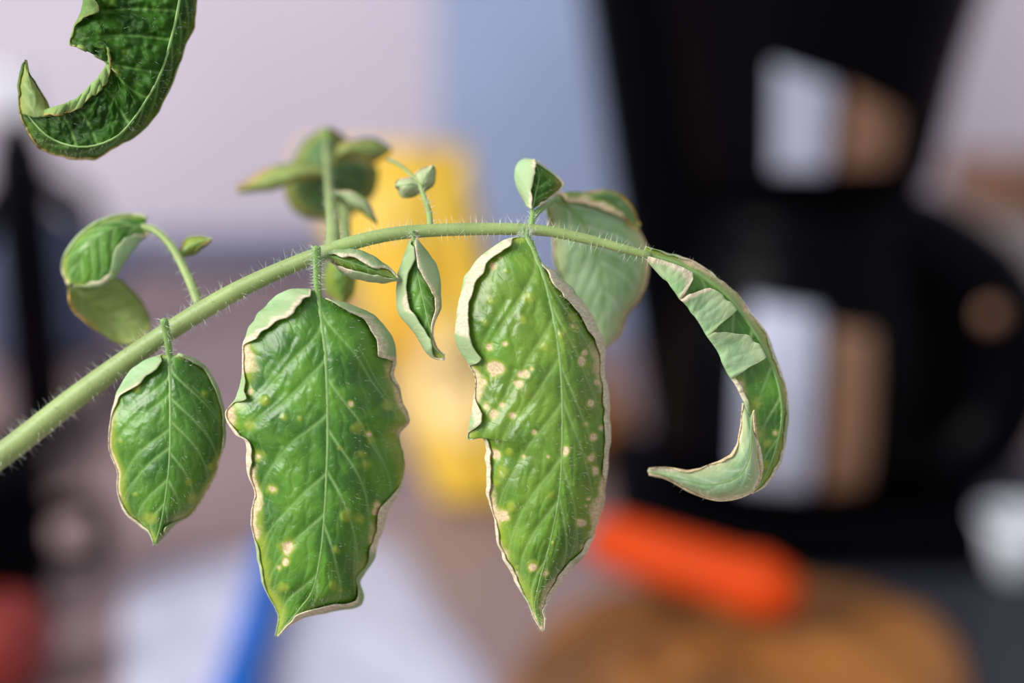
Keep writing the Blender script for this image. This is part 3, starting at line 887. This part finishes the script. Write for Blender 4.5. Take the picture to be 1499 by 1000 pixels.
# F: blurred leaflet standing up behind the stem
F = leaf(br, 'leaflet', [(477, 187, 38), (479, 240, 36), (482, 290, 38), (484, 324, 40)], [(475, 186), (446, 208), (430, 236), (419, 266), (424, 300), (450, 319), (484, 324)],
     [(480, 186), (502, 200), (525, 230), (552, 246), (547, 280), (527, 305), (502, 319), (484, 324)], drop=(6, 6), nt=110, nu=30, veins=5, nw=(2, 2), seed=21, dz0=14, rib=(4, 3), nhair=150, mats=(M_BACK, M_UNDER_D), label='dull green leaflet standing up behind the stem', blister=.6)
leaf(F, 'rolled_margin', [(478, 252, 33), (440, 254, 31), (400, 266, 31), (347, 277, 32)], [(474, 258), (435, 266), (395, 279), (347, 282)], [(474, 246), (440, 238), (408, 245), (378, 256), (347, 273)], drop=(2, 4), nt=90, nu=20, veins=3, nw=([(0, 1), (.8, 4), (1, 20)], [(0, 1), (.75, 8), (1, 22)]), seed=22, dz0=14, rib=None, nhair=60, mats=(M_UNDER_D, M_BACK))
leaf(F, 'rolled_margin', [(486, 232, 32), (515, 216, 30), (545, 220, 31), (573, 218, 33)], [(484, 226), (505, 208), (545, 204), (573, 217)], [(488, 242), (518, 230), (543, 238), (560, 232), (573, 220)], drop=(2, 4), nt=90, nu=20, veins=3, nw=([(0, 1), (.8, 6), (1, 16)], [(0, 1), (.75, 6), (1, 18)]), seed=23, dz0=14, rib=None, nhair=60, mats=(M_UNDER_D, M_BACK))
stem(br, 'leaf_stalk', [(487, 372, 3), (487, 330, 12), (482, 280, 28), (477, 215, 46)], 24, 9, 40, 160, 1.5e-3, 31)
stem(br, 'leaf_stalk', [(503, 295, 44), (506, 340, 32), (506, 390, 31)], 20, 14, 20, 30, 1.5e-3, 32)
leaf(br, 'leaflet', [(500, 372, 29), (502, 405, 29), (500, 448, 31)], [(490, 372), (474, 395), (476, 425), (500, 448)], [(510, 372), (522, 395), (521, 428), (500, 448)], drop=(4, 6), nt=70, nu=20, veins=4, nw=(1, 1), seed=25, rib=(3, 1), nhair=80, label='dark leaflet hanging just behind the stem')
# G: little leaflet on that stalk
leaf(br, 'leaflet', [(492, 284, 18), (515, 294, 16), (536, 306, 16), (552, 327, 17)], [(492, 280), (512, 280), (532, 290), (543, 305), (552, 326)], [(493, 289), (510, 302), (530, 312), (545, 321), (552, 327)], rr=[(0, 3), (.5, 8), (1, 3)], drop=(2, 3), nt=70, nu=16, veins=3, flip=True, nw=(3, 6), seed=27, dz0=5, rib=(2, 1), nhair=80, label='tiny pale leaflet on the standing leaf stalk', stalk=[(484, 290, 22), (488, 285, 20)])

# H: little sprig on top of the stem
stem(br, 'leaf_stalk', [(630, 336, 2), (628, 312, 5), (622, 292, 8), (614, 268, 10)], 10, 7, 24, 80, 1.2e-3, 35)
leaf(br, 'leaflet', [(616, 270, 10), (598, 270, 9), (579, 273, 10)], [(616, 264), (600, 260), (584, 264), (579, 273)], [(616, 280), (604, 288), (588, 288), (579, 273)], drop=(2, 3), nt=50, nu=14, veins=3, flip=True, nw=(1, 1), seed=36, rib=(2, 1), nhair=60, label='tiny pale round leaflet on an upright stalk')
leaf(br, 'leaflet', [(617, 278, 10), (622, 262, 9), (634, 243, 10)], [(612, 274), (608, 256), (620, 246), (634, 243)], [(622, 280), (636, 270), (638, 252), (634, 243)], drop=(2, 3), nt=50, nu=14, veins=3, flip=True, nw=(1, 1), seed=37, rib=(2, 1), nhair=60, label='tiny upright leaflet folded beside its round twin')
stem(br, 'tendril', [(568, 234, 24), (585, 242, 18), (602, 256, 12), (614, 266, 10)], 6, 5, 20, 0)

# I: small pointed leaflet, J: small hanging leaflet
leaf(br, 'leaflet', [(480, 374, -1), (520, 386, -1.5), (555, 399, -1), (583, 409, 0)], [(481, 370), (504, 364), (540, 370), (566, 390), (583, 408)], [(482, 380), (504, 401), (540, 411), (566, 412), (583, 410)],
     rl=[(0, 4), (.2, 10), (.6, 14), (1, 4)], rr=[(0, 3), (.3, 10), (.7, 11), (1, 4)], drop=(3, 3), nt=130, nu=26, veins=4, vslope=.15, nw=(4, 4), seed=41, rib=(2.6, 1), nhair=350, stalk=[(468, 384, -1), (474, 378, -1)], label='small pointed leaflet with rolled pale edges', blister=.3)
leaf(br, 'leaflet', [(606, 352, 0), (612, 400, 0), (620, 440, 0), (630, 485, 0), (634, 508, 0), (651, 523, 0)], [(601, 353), (588, 385), (581, 415), (583, 455), (600, 480), (618, 505), (634, 522), (651, 526)], [(610, 351), (630, 372), (643, 400), (645, 440), (636, 470), (634, 492), (642, 512), (651, 520)],
     rl=[(0, 6), (.12, 18), (.3, 14), (.6, 18), (.8, 16), (1, 4)], rr=[(0, 6), (.12, 26), (.3, 24), (.5, 12), (.7, 8), (1, 5)], drop=(4, 4), nt=170, nu=30, veins=5, nw=([(0, 3), (.4, 7), (.8, 16), (1, 6)], [(0, 3), (.5, 6), (1, 6)]), seed=43, rib=(2.6, 1), nhair=500, stalk=[(604, 338, 0), (605, 346, 0)], label='small hanging leaflet rolled like a boat', blister=.4)

# K: curled leaflet at the left, with its stalk and a tiny leaflet
stem(br, 'leaf_stalk', [(291, 445, 6), (275, 405, 9), (252, 362, 13), (228, 338, 16), (208, 331, 18)], 15, 10, 40, 140, 1.4e-3, 45)
K = leaf(br, 'leaflet', [(212, 331, 18), (168, 334, 15), (128, 362, 14), (106, 414, 17)], [(216, 318), (205, 314), (165, 315), (125, 334), (98, 368), (93, 394), (100, 418)], [(220, 337), (204, 352), (186, 376), (166, 406), (136, 418), (108, 418)],
     rr=[(0, 4), (.15, 14), (.4, 22), (.6, 12), (.8, 12), (1, 6)], rl=3, drop=(4, 1), nt=130, nu=34, veins=5, nw=(2, 4), seed=47, rib=(3, 1), nhair=200, label='curled leaflet on a bent stalk above the stem', chlw=10)
leaf(K, 'curled_tip', [(108, 420, 18), (134, 446, 20), (168, 468, 22), (213, 488, 22)], [(100, 418), (107, 450), (140, 480), (180, 502), (214, 493)], [(122, 416), (166, 405), (190, 424), (213, 456), (219, 484)], drop=(-3, 3), nt=110, nu=28, veins=4, flip=True, nw=(6, 3), seed=48, rib=None, nhair=120, chl_all=.6, mats=(M_BACK, M_UNDER_D), label='yellowing underside of the curled leaf end')
leaf(br, 'leaflet', [(263, 374, 14), (283, 358, 14), (310, 350, 14)], [(262, 368), (272, 352), (292, 346), (310, 350)], [(266, 375), (285, 370), (300, 361), (310, 351)], rr=[(0, 2), (.5, 8), (1, 2)], drop=(2, 2), nt=60, nu=14, veins=2, nw=(2, 3), seed=49, rib=(2, 1), nhair=50, stalk=[(262, 380, 12), (262, 377, 13)], label='tiny narrow leaflet beside the bent stalk', mats=(M_UP, M_UNDER_D))

# ---------------------------------------------------------------- L: the other, darker leaf
b = Vector(P(205, -330, DF + .014))
lf = empty('tomato_leaf', b, 'dark green crinkled tomato leaf curling into a hook', 'leaf')
Lb = leaf(lf, 'blade', [(232, -225, 9), (258, -140, 6), (268, -60, 3), (263, 0, 2), (250, 60, 1.5), (231, 117, 1), (192, 179, 2), (160, 206, 3), (115, 215, 4), (68, 198, 5), (28, 152, 7)],
     [(222, -222), (165, -185), (128, -125), (118, -60), (118, -20), (122, 5), (110, 35), (105, 66), (148, 60), (157, 68), (158, 92), (140, 120), (108, 146), (74, 160), (50, 163), (28, 152)],
     [(242, -222), (275, -180), (290, -120), (290, -60), (286, 0), (282, 38), (270, 70), (262, 100), (248, 132), (222, 172), (204, 192), (166, 218), (138, 232), (95, 230), (60, 214), (36, 182), (28, 152)],
     rl=[(0, 4), (.2, 10), (.4, 12), (.47, 22), (.5, 8), (.55, 6), (.6, 8), (.66, 17), (.81, 20), (.89, 14), (1, 4)], rr=2, drop=([(0, 3), (.62, -2), (1, -2)], 6), p=1.6, nt=400, nu=70, nr=14, veins=12, vslope=.05,
     mats=(M_UP_SHADE, M_UNDER_D), nw=(1.5, 1), chlw=7, chlspots=26, seed=61, rib=(3.0, 1.2), nhair=1300, hlen=1.3e-3, blister=1.6, crumple=1.1, jag=3, ribside=-.1, stalk=[(205, -330, 14), (222, -270, 11)])
leaf(Lb, 'curled_margin', [(50, 172, 4), (44, 125, 3), (38, 88, 3)], [(30, 166), (27, 130), (33, 100), (38, 88)], [(76, 170), (57, 132), (42, 108), (38, 88)], rl=4, rr=3, drop=(2, 2), nt=80, nu=20, veins=3, flip=True, nw=(4, 3), seed=62, rib=None, nhair=100, mats=(M_UP_SHADE, M_UNDER_D))
